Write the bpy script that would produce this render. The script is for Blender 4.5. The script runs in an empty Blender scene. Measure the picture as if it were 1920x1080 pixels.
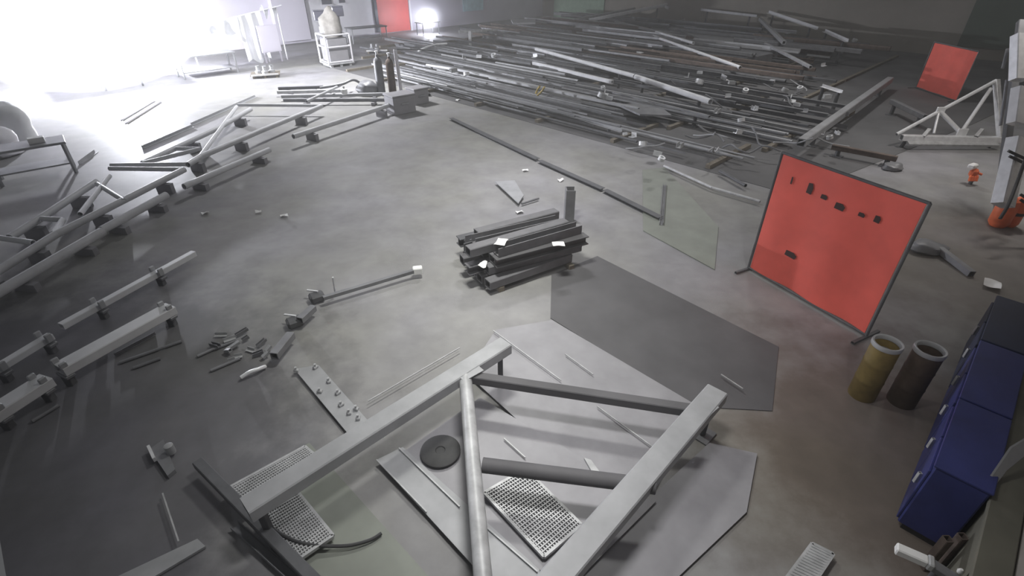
import bpy, bmesh, math, random
from mathutils import Vector, Matrix

random.seed(11)
# ------------------------------------------------------------------ camera
PITCH = math.radians(33.3)
CAMH = 5.0
F = 960.0
scene = bpy.context.scene
COL = scene.collection
cd = bpy.data.cameras.new('camera')
cd.sensor_fit = 'HORIZONTAL'
cd.sensor_width = 36.0
cd.lens = 18.0
cd.clip_end = 300
cam = bpy.data.objects.new('camera', cd)
COL.objects.link(cam)
cam.location = (0, 0, CAMH)
cam.rotation_euler = (math.pi / 2 - PITCH, 0, 0)
scene.camera = cam
# ------------------------------------------------------------------ world, lights, exposure
scene.view_settings.view_transform = 'Standard'
scene.view_settings.look = 'None'
scene.view_settings.gamma = 1.0
scene.view_settings.use_curve_mapping = False
scene.view_settings.exposure = 0.0
w = bpy.data.worlds.new('world')
scene.world = w
w.use_nodes = True
bg = w.node_tree.nodes['Background']
bg.inputs[0].default_value = (0.95, 0.97, 1.0, 1)
bg.inputs[1].default_value = 0.095


def light(name, kind, loc, energy, color, size=1.0, rot=(0, 0, 0), size_y=None, spread=180):
    l = bpy.data.lights.new(name, kind)
    l.energy = energy
    l.color = color
    if kind == 'AREA':
        l.shape = 'RECTANGLE'
        l.size = size
        l.size_y = size_y or size
        l.spread = math.radians(spread)
    else:
        l.shadow_soft_size = size
    o = bpy.data.objects.new(name, l)
    COL.objects.link(o)
    o.location = loc
    o.rotation_euler = rot
    return o


# two rows of ceiling lamps of the hall, high above the frame
light('ceiling_lamp', 'AREA', (0.4, 3.6, 6.2), 62, (1.0, 0.99, 0.97), 1.2, size_y=0.5, spread=90)
light('ceiling_lamp', 'AREA', (-0.5, 7.4, 6.2), 125, (1.0, 1.0, 0.94), 1.2, size_y=0.5, spread=105)
light('ceiling_lamp', 'AREA', (0.2, 12.8, 6.4), 180, (0.99, 0.98, 1.0), 1.2, size_y=0.5, spread=120)
light('ceiling_lamp', 'AREA', (-8.0, 23.5, 7.0), 1050, (0.98, 0.98, 1.0), 1.2, size_y=0.5, spread=150)
light('ceiling_lamp', 'AREA', (9.0, 22.0, 9.0), 420, (1.0, 0.98, 0.96), 1.2, size_y=0.5, spread=160)
light('ceiling_lamp', 'AREA', (11.5, 13.0, 6.2), 115, (1.0, 0.95, 0.9), 1.2, size_y=0.5, spread=140)

fd = Vector((5.0, 7.3, 1.0)) - Vector((2.2, 0.6, 5.6))  # unseen fill spot added to brighten the big red screen
screen_fill = light('screen_fill_light', 'SPOT', (2.2, 0.6, 5.6), 520, (1.0, 0.97, 0.92), .25, rot=fd.to_track_quat('-Z', 'Y').to_euler())
screen_fill.data.spot_size = math.radians(38)
screen_fill.data.spot_blend = 1.0

# ------------------------------------------------------------------ helpers
CP, SP = math.cos(PITCH), math.sin(PITCH)
S2 = math.sqrt(2)


def ray(px, py):
    x = (px - 960) / F
    y = -(py - 540) / F
    return Vector((x, CP + y * SP, -SP + y * CP))


def P(px, py, z=0.0):
    d = ray(px, py)
    t = (z - CAMH) / d.z
    return Vector((0, 0, CAMH)) + d * t


def PV(px, py, v):
    """point of the pixel's ray on the upright plane at hall coordinate v"""
    d = ray(px, py)
    t = v * S2 / (d.y - d.x)
    return Vector((0, 0, CAMH)) + d * t


def PS(px, py, z, umax=39.2):
    """like P, but never beyond the far right wall: there the point lies higher up, on a rack before it"""
    p = P(px, py, z)
    if (p.x + p.y) / S2 > umax:
        d = ray(px, py)
        p = Vector((0, 0, CAMH)) + d * (umax * S2 / (d.x + d.y))
    return p


def PD(px, py, depth):
    return Vector((0, 0, CAMH)) + ray(px, py) * depth


def UV(u, v, z=0.0):
    return Vector(((u - v) / S2, (u + v) / S2, z))


def mat(name, color, rough=0.6, metal=0.0, var=0.12, scale=3.0, bump=0.0, bscale=30.0, spec=0.5,
        color2=None, emit=None, emit_s=0.0, alpha=None, trans=0.0):
    m = bpy.data.materials.new(name)
    m.use_nodes = True
    nt = m.node_tree
    b = nt.nodes['Principled BSDF']
    b.inputs['Roughness'].default_value = rough
    b.inputs['Metallic'].default_value = metal
    b.inputs['Specular IOR Level'].default_value = spec
    tc = nt.nodes.new('ShaderNodeTexCoord')
    n = nt.nodes.new('ShaderNodeTexNoise')
    n.inputs['Scale'].default_value = scale
    n.inputs['Detail'].default_value = 6
    n.inputs['Roughness'].default_value = 0.6
    nt.links.new(tc.outputs['Object'], n.inputs['Vector'])
    r = nt.nodes.new('ShaderNodeValToRGB')
    r.color_ramp.elements[0].position = 0.32
    r.color_ramp.elements[1].position = 0.68
    c = Vector(color)
    lo = tuple(max(0, k * (1 - var)) for k in c)
    hi = tuple(min(1, k * (1 + var)) for k in (color2 or c))
    r.color_ramp.elements[0].color = (*lo, 1)
    r.color_ramp.elements[1].color = (*hi, 1)
    nt.links.new(n.outputs['Fac'], r.inputs['Fac'])
    nt.links.new(r.outputs['Color'], b.inputs['Base Color'])
    if bump:
        n2 = nt.nodes.new('ShaderNodeTexNoise')
        n2.inputs['Scale'].default_value = bscale
        n2.inputs['Detail'].default_value = 4
        nt.links.new(tc.outputs['Object'], n2.inputs['Vector'])
        bp = nt.nodes.new('ShaderNodeBump')
        bp.inputs['Strength'].default_value = bump
        bp.inputs['Distance'].default_value = 0.02
        nt.links.new(n2.outputs['Fac'], bp.inputs['Height'])
        nt.links.new(bp.outputs['Normal'], b.inputs['Normal'])
    if emit:
        b.inputs['Emission Color'].default_value = (*emit, 1)
        b.inputs['Emission Strength'].default_value = emit_s
    if trans:
        b.inputs['Transmission Weight'].default_value = trans
    return m


M = {}
M['steel_dark'] = mat('dark mill steel', (0.115, 0.117, 0.125), 0.6, 0.1, 0.2, 4)
M['steel_mid'] = mat('grey mill steel', (0.22, 0.222, 0.235), 0.5, 0.25, 0.2, 3)
M['steel_light'] = mat('pale primed steel', (0.38, 0.385, 0.40), 0.5, 0.1, 0.14, 2.5)
M['steel_stack'] = mat('dull stock steel', (0.165, 0.163, 0.175), 0.65, 0.05, 0.2, 3)
M['galv'] = mat('galvanised steel', (0.50, 0.505, 0.515), 0.45, 0.15, 0.2, 6)
M['primer'] = mat('pale grey primer', (0.66, 0.665, 0.685), 0.55, 0, 0.1, 2.5)
M['bright'] = mat('bright cut steel', (0.80, 0.81, 0.83), 0.35, 0.2, 0.1, 6)
M['plate'] = mat('bare sheet steel', (0.32, 0.315, 0.335), 0.5, 0.1, 0.13, 1.6)
M['plate2'] = mat('sheet steel with olive tinge', (0.25, 0.265, 0.235), 0.55, 0.1, 0.12, 1.6)
M['mat_dark'] = mat('dull dark plate', (0.115, 0.113, 0.12), 0.7, 0, 0.15, 1.2)
M['floor_dark'] = mat('soot stained concrete', (0.13, 0.129, 0.133), 0.8, 0, 0.25, 0.5)
M['rust'] = mat('rusty scale', (0.13, 0.10, 0.085), 0.8, 0.0, 0.3, 5)
M['red'] = mat('red vinyl', (0.78, 0.125, 0.095), 0.6, 0, 0.12, 1.3, bump=0.15, bscale=4)
M['red_far'] = mat('red painted door', (0.62, 0.12, 0.11), 0.5, 0, 0.06, 1.5)
M['red_print_shade'] = mat('dark print and shade', (0.045, 0.02, 0.018), 0.6, 0, 0.1, 5)  # also colours one painted shade smudge on the curtain
M['blue'] = mat('blue paint', (0.035, 0.045, 0.19), 0.45, 0, 0.2, 2)
M['blue_dark'] = mat('dark navy paint', (0.022, 0.03, 0.075), 0.5, 0, 0.2, 2)
M['yellow'] = mat('worn yellow paint', (0.22, 0.16, 0.055), 0.6, 0, 0.25, 4)
M['brown'] = mat('brown painted drum', (0.09, 0.065, 0.05), 0.6, 0, 0.3, 4)
M['orange'] = mat('orange vinyl', (0.80, 0.17, 0.06), 0.5, 0, 0.12, 5)
M['white'] = mat('white paint', (0.80, 0.79, 0.83), 0.6, 0, 0.05, 2)
M['wall'] = mat('lilac white wall', (0.66, 0.63, 0.71), 0.8, 0, 0.05, 0.6)
M['wall_dark'] = mat('brown grey wall', (0.26, 0.24, 0.21), 0.85, 0, 0.15, 0.4)
M['wall_green'] = mat('dark green wall panel', (0.06, 0.085, 0.065), 0.85, 0, 0.15, 0.6)
M['paper'] = mat('white paper', (0.90, 0.90, 0.89), 0.8, 0, 0.03, 5)
M['tarp'] = mat('white tarpaulin', (0.85, 0.86, 0.88), 0.7, 0, 0.05, 2, bump=0.2, bscale=3)
M['rubber'] = mat('black rubber', (0.05, 0.05, 0.052), 0.7, 0, 0.2, 6)
M['glass'] = mat('dark window glass', (0.10, 0.10, 0.13), 0.15, 0, 0.1, 3)
M['wood'] = mat('weathered pallet wood', (0.20, 0.175, 0.14), 0.85, 0, 0.25, 6, bump=0.2)
M['olive'] = mat('olive cloth', (0.30, 0.285, 0.265), 0.9, 0, 0.2, 5)
M['green'] = mat('pale green paint', (0.26, 0.36, 0.27), 0.6, 0, 0.12, 3)
M['cyan'] = mat('pale blue plastic', (0.55, 0.75, 0.82), 0.4, 0, 0.1, 3)
M['gold'] = mat('dull yellow strap', (0.45, 0.33, 0.08), 0.5, 0, 0.15, 5)
M['bench_olive'] = mat('olive grey paint', (0.15, 0.145, 0.115), 0.7, 0, 0.15, 2)
M['arc'] = mat('arc flame', (1, 1, 1), 0.5, emit=(0.86, 0.88, 1.0), emit_s=60)


def floor_material():
    m = bpy.data.materials.new('concrete floor')
    m.use_nodes = True
    nt = m.node_tree
    b = nt.nodes['Principled BSDF']
    tc = nt.nodes.new('ShaderNodeTexCoord')
    b.inputs['Roughness'].default_value = 0.62
    b.inputs['Specular IOR Level'].default_value = 0.4

    def noise(scale, detail):
        n = nt.nodes.new('ShaderNodeTexNoise')
        n.inputs['Scale'].default_value = scale
        n.inputs['Detail'].default_value = detail
        n.inputs['Roughness'].default_value = 0.65
        nt.links.new(tc.outputs['Object'], n.inputs['Vector'])
        return n
    a, c = noise(0.22, 3), noise(1.6, 8)
    r1 = nt.nodes.new('ShaderNodeValToRGB')
    r1.color_ramp.elements[0].position = 0.35
    r1.color_ramp.elements[1].position = 0.65
    r1.color_ramp.elements[0].color = (0.285, 0.282, 0.262, 1)
    r1.color_ramp.elements[1].color = (0.31, 0.305, 0.325, 1)
    nt.links.new(a.outputs['Fac'], r1.inputs['Fac'])
    r2 = nt.nodes.new('ShaderNodeValToRGB')
    r2.color_ramp.elements[0].position = 0.3
    r2.color_ramp.elements[1].position = 0.7
    r2.color_ramp.elements[0].color = (0.78, 0.78, 0.78, 1)
    r2.color_ramp.elements[1].color = (1.1, 1.1, 1.1, 1)
    nt.links.new(c.outputs['Fac'], r2.inputs['Fac'])
    mx = nt.nodes.new('ShaderNodeMix')
    mx.data_type = 'RGBA'
    mx.blend_type = 'MULTIPLY'
    mx.inputs['Factor'].default_value = 1
    nt.links.new(r1.outputs['Color'], mx.inputs['A'])
    nt.links.new(r2.outputs['Color'], mx.inputs['B'])
    last = mx.outputs['Result']
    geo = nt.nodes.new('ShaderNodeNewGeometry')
    for (cx, cy, rad, col, amt) in ((-6.6, 3.6, 4.6, (0.52, 0.52, 0.56, 1), 1.0), (4.7, 4.0, 2.6, (0.66, 0.56, 0.50, 1), 1.0), (8.5, 9.0, 3.0, (0.80, 0.74, 0.70, 1), 1.0)):  # soft floor patches: left one soot plus painted-in shade, right two brownish
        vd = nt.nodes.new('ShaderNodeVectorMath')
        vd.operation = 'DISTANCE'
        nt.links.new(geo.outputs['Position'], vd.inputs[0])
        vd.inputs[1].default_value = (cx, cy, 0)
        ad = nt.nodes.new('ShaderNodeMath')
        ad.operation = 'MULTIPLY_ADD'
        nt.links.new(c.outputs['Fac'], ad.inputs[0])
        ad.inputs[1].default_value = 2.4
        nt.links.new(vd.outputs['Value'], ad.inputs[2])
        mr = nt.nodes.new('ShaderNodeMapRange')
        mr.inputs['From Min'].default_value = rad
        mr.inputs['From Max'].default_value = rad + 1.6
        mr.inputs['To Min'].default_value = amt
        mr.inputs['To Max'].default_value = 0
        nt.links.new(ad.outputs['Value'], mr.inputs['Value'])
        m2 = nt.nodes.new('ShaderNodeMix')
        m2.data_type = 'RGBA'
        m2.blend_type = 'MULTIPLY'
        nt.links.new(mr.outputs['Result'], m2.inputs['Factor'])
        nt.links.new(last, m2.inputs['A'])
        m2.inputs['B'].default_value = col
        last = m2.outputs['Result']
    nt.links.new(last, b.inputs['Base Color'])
    return m


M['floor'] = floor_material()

ORIG = {}


def link(name, verts, faces, material, parent=None, smooth=True, angle=35):
    """one mesh object from world-space vertices; its origin is its own foot, or its parent's frame"""
    vs = [Vector(v) for v in verts]
    if parent is None:
        xs, ys, zs = [v.x for v in vs], [v.y for v in vs], [v.z for v in vs]
        o0 = Vector(((min(xs) + max(xs)) / 2, (min(ys) + max(ys)) / 2, min(zs)))
    else:
        o0 = ORIG[parent.name]
    me = bpy.data.meshes.new(name)
    me.from_pydata([v - o0 for v in vs], [], faces)
    bm = bmesh.new()
    bm.from_mesh(me)
    bmesh.ops.recalc_face_normals(bm, faces=bm.faces)
    bm.to_mesh(me)
    bm.free()
    me.materials.append(M[material] if isinstance(material, str) else material)
    if smooth:
        me.polygons.foreach_set('use_smooth', [True] * len(me.polygons))
        me.set_sharp_from_angle(angle=math.radians(angle))
    me.update()
    ob = bpy.data.objects.new(name, me)
    COL.objects.link(ob)
    if parent is None:
        ob.location = o0
    else:
        ob.parent = parent
    ORIG[ob.name] = o0
    return ob


def empty(name, loc):
    o = bpy.data.objects.new(name, None)
    o.empty_display_size = 0.2
    COL.objects.link(o)
    o.location = Vector(loc)
    ORIG[o.name] = Vector(loc)
    return o


def tag(o, label, cat, group=None, kind=None):
    if label:
        o['label'] = label
    if cat:
        o['category'] = cat
    if group:
        o['group'] = group
    if kind:
        o['kind'] = kind
    return o


def merge(*geos):
    V, Fc = [], []
    for v, f in geos:
        k = len(V)
        V += list(v)
        Fc += [tuple(i + k for i in q) for q in f]
    return V, Fc


def g_box(c, sx, sy, sz, rz=0.0, bev=0.0, M3=None):
    """box centred on c in x, y, standing on c.z, turned by rz, with chamfered edges"""
    c = Vector(c)
    R = M3 or Matrix.Rotation(rz, 3, 'Z')
    if bev <= 0:
        vs = [Vector((x * sx / 2, y * sy / 2, z * sz)) for z in (0, 1) for x, y in ((-1, -1), (1, -1), (1, 1), (-1, 1))]
        fs = [(0, 3, 2, 1), (4, 5, 6, 7), (0, 1, 5, 4), (1, 2, 6, 5), (2, 3, 7, 6), (3, 0, 4, 7)]
        return [c + R @ v for v in vs], fs
    bm = bmesh.new()
    bmesh.ops.create_cube(bm, size=1)
    for v in bm.verts:
        v.co = Vector((v.co.x * sx, v.co.y * sy, (v.co.z + .5) * sz))
    bmesh.ops.bevel(bm, geom=bm.edges[:], offset=min(bev, sx * .45, sy * .45, sz * .45), segments=1, affect='EDGES', profile=.5)
    bm.verts.index_update()
    vs = [c + R @ v.co for v in bm.verts]
    fs = [tuple(v.index for v in f.verts) for f in bm.faces]
    bm.free()
    return vs, fs


def profile(kind, w, h, t=None):
    """outer and inner outline of a bar's section"""
    t = t or min(w, h) * .12
    if kind == 'box':
        e = min(w, h) * .08
        o = [(-w / 2 + e, -h / 2), (w / 2 - e, -h / 2), (w / 2, -h / 2 + e), (w / 2, h / 2 - e), (w / 2 - e, h / 2), (-w / 2 + e, h / 2), (-w / 2, h / 2 - e), (-w / 2, -h / 2 + e)]
        return o, [(x * (1 - 2 * t / w), y * (1 - 2 * t / h)) for x, y in o]
    if kind == 'flat':
        return [(-w / 2, -h / 2), (w / 2, -h / 2), (w / 2, h / 2), (-w / 2, h / 2)], None
    if kind == 'tube':
        n = 14
        o = [(w / 2 * math.cos(2 * math.pi * k / n), h / 2 * math.sin(2 * math.pi * k / n)) for k in range(n)]
        return o, [(x * .82, y * .82) for x, y in o]
    if kind == 'rod':
        n = 10
        return [(w / 2 * math.cos(2 * math.pi * k / n), h / 2 * math.sin(2 * math.pi * k / n)) for k in range(n)], None
    if kind == 'I':
        a, b = w / 2, h / 2
        return [(-a, -b), (a, -b), (a, -b + t), (t / 2, -b + t), (t / 2, b - t), (a, b - t), (a, b), (-a, b), (-a, b - t), (-t / 2, b - t), (-t / 2, -b + t), (-a, -b + t)], None
    if kind == 'L':
        a, b = w / 2, h / 2
        return [(-a, -b), (a, -b), (a, -b + t), (-a + t, -b + t), (-a + t, b), (-a, b)], None
    if kind == 'C':
        a, b = w / 2, h / 2
        return [(-a, -b), (a, -b), (a, b), (a - t, b), (a - t, -b + t), (-a + t, -b + t), (-a + t, b), (-a, b)], None


def g_bar(p, q, w, h=None, kind='box', t=None, up=(0, 0, 1)):
    p, q = Vector(p), Vector(q)
    h = h or w
    d = (q - p).normalized()
    upv = Vector(up)
    if abs(d.dot(upv)) > .97:
        upv = Vector((1, 0, 0))
    sx = d.cross(upv).normalized()
    sy = sx.cross(d).normalized()
    o, i = profile(kind, w, h, t)
    n = len(o)
    V = [p + sx * x + sy * y for x, y in o] + [q + sx * x + sy * y for x, y in o]
    Fc = [(k, (k + 1) % n, n + (k + 1) % n, n + k) for k in range(n)]
    if i:
        b = len(V)
        V += [p + sx * x + sy * y for x, y in i] + [q + sx * x + sy * y for x, y in i]
        Fc += [(b + k, b + n + k, b + n + (k + 1) % n, b + (k + 1) % n) for k in range(n)]
        Fc += [(k, b + k, b + (k + 1) % n, (k + 1) % n) for k in range(n)]
        Fc += [(n + k, n + (k + 1) % n, b + n + (k + 1) % n, b + n + k) for k in range(n)]
    else:
        Fc += [tuple(range(n - 1, -1, -1)), tuple(range(n, 2 * n))]
    return V, Fc


def g_path(pts, r, n=8):
    """round hose along points"""
    pts = [Vector(p) for p in pts]
    V, Fc = [], []
    for k, p in enumerate(pts):
        d = (pts[min(k + 1, len(pts) - 1)] - pts[max(k - 1, 0)]).normalized()
        a = d.cross(Vector((0, 0, 1)))
        a = a.normalized() if a.length > 1e-4 else Vector((1, 0, 0))
        b = a.cross(d).normalized()
        for j in range(n):
            t = 2 * math.pi * j / n
            V.append(p + a * r * math.cos(t) + b * r * math.sin(t))
    for k in range(len(pts) - 1):
        for j in range(n):
            Fc.append((k * n + j, k * n + (j + 1) % n, (k + 1) * n + (j + 1) % n, (k + 1) * n + j))
    Fc.append(tuple(range(n - 1, -1, -1)))
    Fc.append(tuple(range((len(pts) - 1) * n, len(pts) * n)))
    return V, Fc


def spline(pts, n=6):
    pts = [Vector(p) for p in pts]
    out = []
    for k in range(len(pts) - 1):
        p0, p1, p2, p3 = pts[max(k - 1, 0)], pts[k], pts[k + 1], pts[min(k + 2, len(pts) - 1)]
        for j in range(n):
            t = j / n
            out.append(.5 * ((2 * p1) + (p2 - p0) * t + (2 * p0 - 5 * p1 + 4 * p2 - p3) * t * t + (3 * p1 - p0 - 3 * p2 + p3) * t ** 3))
    out.append(pts[-1])
    return out


def g_lathe(c, prof, n=28, axis=(0, 0, 1), closed=True):
    """turned shape: prof is a list of (radius, height) from c along axis"""
    c = Vector(c)
    ax = Vector(axis).normalized()
    a = ax.orthogonal().normalized()
    b = ax.cross(a)
    V, Fc = [], []
    for r, z in prof:
        for j in range(n):
            t = 2 * math.pi * j / n
            V.append(c + ax * z + (a * math.cos(t) + b * math.sin(t)) * r)
    m = len(prof)
    for k in range(m - 1):
        for j in range(n):
            Fc.append((k * n + j, k * n + (j + 1) % n, (k + 1) * n + (j + 1) % n, (k + 1) * n + j))
    if closed:
        Fc.append(tuple(range(n - 1, -1, -1)))
        Fc.append(tuple(range((m - 1) * n, m * n)))
    return V, Fc


def g_plate(corners, th):
    """flat plate from its top corners (world points), thickness th downwards"""
    n = len(corners)
    top = [Vector(c) for c in corners]
    bot = [c - Vector((0, 0, th)) for c in top]
    V = top + bot
    Fc = [tuple(range(n)), tuple(range(2 * n - 1, n - 1, -1))]
    Fc += [(k, n + k, n + (k + 1) % n, (k + 1) % n) for k in range(n)]
    return V, Fc


def g_sheet(fn, nu, nv, th):
    """curved sheet with thickness; fn(s, t) -> point, s and t in 0..1"""
    top = [[fn(i / nu, j / nv) for j in range(nv + 1)] for i in range(nu + 1)]
    n0 = (top[1][0] - top[0][0]).cross(top[0][1] - top[0][0])
    nn = n0.normalized() * th
    V, Fc = [], []
    for i in range(nu + 1):
        for j in range(nv + 1):
            V.append(top[i][j])
    N = len(V)
    V += [v - nn for v in V]
    idx = lambda i, j: i * (nv + 1) + j
    for i in range(nu):
        for j in range(nv):
            a, b, c, d = idx(i, j), idx(i + 1, j), idx(i + 1, j + 1), idx(i, j + 1)
            Fc += [(a, b, c, d), (N + d, N + c, N + b, N + a)]
    for i in range(nu):
        for j in (0, nv):
            a, b = idx(i, j), idx(i + 1, j)
            Fc.append((a, N + a, N + b, b))
    for j in range(nv):
        for i in (0, nu):
            a, b = idx(i, j), idx(i, j + 1)
            Fc.append((a, b, N + b, N + a))
    return V, Fc


def put(name, geo, material, parent=None, label=None, cat=None, group=None, kind=None, smooth=True):
    o = link(name, geo[0], geo[1], material, parent, smooth)
    return tag(o, label, cat, group, kind)


# ------------------------------------------------------------------ the setting
U1, V1, U0, V0 = 40.0, 36.0, -1.6, -1.3
fl = [UV(U0, V0), UV(U1, V0), UV(U1, V1), UV(U0, V1)]
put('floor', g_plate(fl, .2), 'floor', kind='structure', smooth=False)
put('floor_storage', g_plate([UV(13.2, 3.4, .012), UV(24, 1.4, .012), UV(U1 - .02, -1.0, .012), UV(U1 - .02, 31.5, .012), UV(13.4, 27, .012)], .011), 'floor_dark', kind='structure', smooth=False)
WH = 9.0


def wall(name, a, b, m, th=.25, h=WH):
    a, b = Vector(a), Vector(b)
    d = (b - a).normalized()
    nrm = Vector((d.y, -d.x, 0))
    V = [a, b, b + nrm * th, a + nrm * th]
    V = V + [v + Vector((0, 0, h)) for v in V]
    return put(name, (V, [(0, 3, 2, 1), (4, 5, 6, 7), (0, 1, 5, 4), (1, 2, 6, 5), (2, 3, 7, 6), (3, 0, 4, 7)]), m, kind='structure', smooth=False)


wall('wall_far_left', UV(U1, V1), UV(U0 - 2, V1), 'wall')
wall('wall_far_right', UV(U1, V0), UV(U1, V1), 'wall_dark')
wall('wall_right', UV(U0, V0), UV(U1, V0), 'wall_dark')

# ================================================================== welding arcs
A1 = Vector((-17.2, 23.8, 1.35))
A2 = PV(801, 36, 33.2)


def arc_station(loc, energy, color, label, size):
    """welding bench: top, legs, the arc flame on it and the torch"""
    root = tag(empty('welding_bench', (loc.x, loc.y, 0)), label, 'bench')
    zt = loc.z - .16
    put('bench_top', g_box((loc.x, loc.y, zt - .05), 1.6, .9, .05, math.radians(45), .01), 'steel_mid', root)
    for sx in (-1, 1):
        for sy in (-1, 1):
            k = Matrix.Rotation(math.radians(45), 3, 'Z') @ Vector((sx * .7, sy * .36, 0))
            a = Vector((loc.x, loc.y, 0)) + k
            put('leg', g_bar(a, a + Vector((0, 0, zt - .05)), .06), 'steel_dark', root)
    put('workpiece', g_box((loc.x, loc.y, zt), .5, .16, .06, math.radians(20), .01), 'steel_mid', root)
    f = put('arc_flame', g_lathe(loc - Vector((0, 0, .08)), [(.01, -size * .8), (size * .6, -size * .5), (size, 0), (size * .7, size * .5), (.02, size)], 16), 'arc', root)
    f['label'] = 'blinding white arc flame'
    l = light('arc_light', 'POINT', loc + Vector((0, 0, .25)), energy, color, .12)
    return root


arc_station(A1, 11000, (0.90, 0.92, 1.0), 'welding bench with the largest blinding arc by the far left wall', .16)
arc_station(A2, 3500, (0.82, 0.80, 1.0), 'welding bench with the small violet arc beside the far red door', .5)

# ================================================================== far wall fittings
def on_wall(x0, y0, x1, y1, name, m, th=.06, parent=None, off=0.0):
    """upright panel on the far left wall, from the image columns x0..x1 and rows y0 (top) .. y1 (bottom)"""
    v = V1 - .02 - off
    a, b = PV(x0, y1, v), PV(x1, y1, v)
    zt = PV((x0 + x1) / 2, y0, v).z
    zb = max(0.0, (a.z + b.z) / 2)
    a.z = b.z = zb
    n = Vector((1, -1, 0)).normalized() * th
    V = [a, b, b + n, a + n]
    V = V + [Vector((p.x, p.y, zt)) for p in V]
    return put(name, (V, [(0, 3, 2, 1), (4, 5, 6, 7), (0, 1, 5, 4), (1, 2, 6, 5), (2, 3, 7, 6), (3, 0, 4, 7)]), m, parent, smooth=False)


door = tag(empty('door_1', PV(740, 60, V1 - .02) * 1.0), 'tall red door in the far wall beside the small arc', 'door', kind='structure')
lf = on_wall(712, -60, 769, 59, 'door_leaf', 'red_far', .08, door)
on_wall(706, -60, 711, 60, 'door_frame', 'glass', .12, door)
on_wall(770, -60, 773, 60, 'door_frame', 'white', .12, door)
pil = on_wall(518, -80, 578, 75, 'trim_1', 'wall', .5)
tag(pil, 'lilac grey wall pilaster beside the white tarpaulin', None, kind='structure')
cab = on_wall(581, -80, 700, 68, 'trim_2', 'white', .3)
tag(cab, 'white boarded wall bay with two small dark windows', None, kind='structure')
for k, (a, b, yb) in enumerate(((604, 622, 9), (636, 647, 6))):
    wd = on_wall(a, -18, b, yb, 'window_%d' % (k + 1), 'glass', .05, None, .31)
    tag(wd, ('wider left', 'narrower right')[k] + ' dark window in the white wall bay', None, kind='structure')
    q = PV(a, yb, V1 - .37)
    put('window_sill', g_bar(PV(a - 2, yb + 1, V1 - .42), PV(b + 2, yb, V1 - .42), .08), 'white', wd)
gp = on_wall(868, -40, 905, 20, 'trim_3', 'cyan', .1)
tag(gp, 'pale strip of wall at the hall corner', None, kind='structure')
# green panels on the dark right-hand far wall
def on_right_wall(p0, p1, z0, z1, name, m, label):
    a, b = UV(U1 - .08, p0, z0), UV(U1 - .08, p1, z0)
    n = Vector((-1, -1, 0)).normalized() * .08
    V = [a, b, b + n, a + n]
    V = V + [p + Vector((0, 0, z1 - z0)) for p in V]
    o = put(name, (V, [(0, 3, 2, 1), (4, 5, 6, 7), (0, 1, 5, 4), (1, 2, 6, 5), (2, 3, 7, 6), (3, 0, 4, 7)]), m, smooth=False)
    return tag(o, label, None, kind='structure')


on_right_wall(-.9, 4.6, 0.6, 8, 'trim_4', 'wall_green', 'dark green cladding in the far right corner of the hall')
on_right_wall(29, 34.5, 0, 6, 'trim_5', 'green', 'pale green cladding left of the far stockpile')

# white tarpaulin hung on a rail
ta, tb = PV(352, 59, 30.5), PV(517, 11, 30.5)
tarp = tag(empty('hanging_tarpaulin', (ta.x, ta.y, 0)), 'white tarpaulin hanging from a rail right of the largest arc', 'tarpaulin')
put('rail', g_bar(ta + Vector((-.4, 0, .03)), tb + Vector((.3, 0, .03)), .06, kind='tube'), 'white', tarp)


def hang(s0, s1, zlow, sw, name):
    def fn(s, t):
        k = s0 + (s1 - s0) * s
        p = ta.lerp(tb, k)
        zl = zlow(s)
        n = Vector((1, -1, 0)).normalized()
        return Vector((p.x, p.y, p.z + (zl - p.z) * t)) + n * (math.sin(s * sw) * .09 * (.3 + t) + .03 * math.sin(7 * t))
    return put(name, g_sheet(fn, 36, 8, .012), 'tarp', tarp)


hang(.0, .56, lambda s: 1.25 + .5 * math.sin(s * 3) - .3 * s, 22, 'sheet')
hang(.54, .80, lambda s: .12 + .12 * math.sin(9 * s), 14, 'sheet')
hang(.80, 1.0, lambda s: 2.35 + .35 * math.sin(13 * s), 12, 'sheet')
for k in (0.0, .78, 1.0):
    p = ta.lerp(tb, k)
    put('post', g_bar((p.x, p.y, 0), (p.x, p.y, p.z), .07, kind='tube'), 'white', tarp)
bd = PV(507, 82, 30.2)
put('notice_board', merge(g_box((bd.x, bd.y, .5), 1.05, .06, 1.3, math.radians(45), .01), g_box((bd.x - .3, bd.y - .3, 0), .06, .06, .5, .78), g_box((bd.x + .3, bd.y + .3, 0), .06, .06, .5, .78)), 'wall',
    label='lilac grey board on two legs under the tarpaulin rail', cat='board')

# work tables and clutter near the largest arc
def table(name, c, sx, sy, h, rz, m, label, cat='table', shelf=True):
    root = tag(empty(name, (c[0], c[1], 0)), label, cat)
    c = Vector((c[0], c[1], 0))
    R = Matrix.Rotation(rz, 3, 'Z')
    put('table_top', g_box(c + Vector((0, 0, h - .06)), sx, sy, .06, rz, .01), m, root)
    for a in (-1, 1):
        for b in (-1, 1):
            p = c + R @ Vector((a * (sx / 2 - .08), b * (sy / 2 - .08), 0))
            put('leg', g_bar(p, p + Vector((0, 0, h - .06)), .07), m, root)
    if shelf:
        put('shelf', g_box(c + Vector((0, 0, .25)), sx - .2, sy - .15, .04, rz), m, root)
    return root


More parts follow.
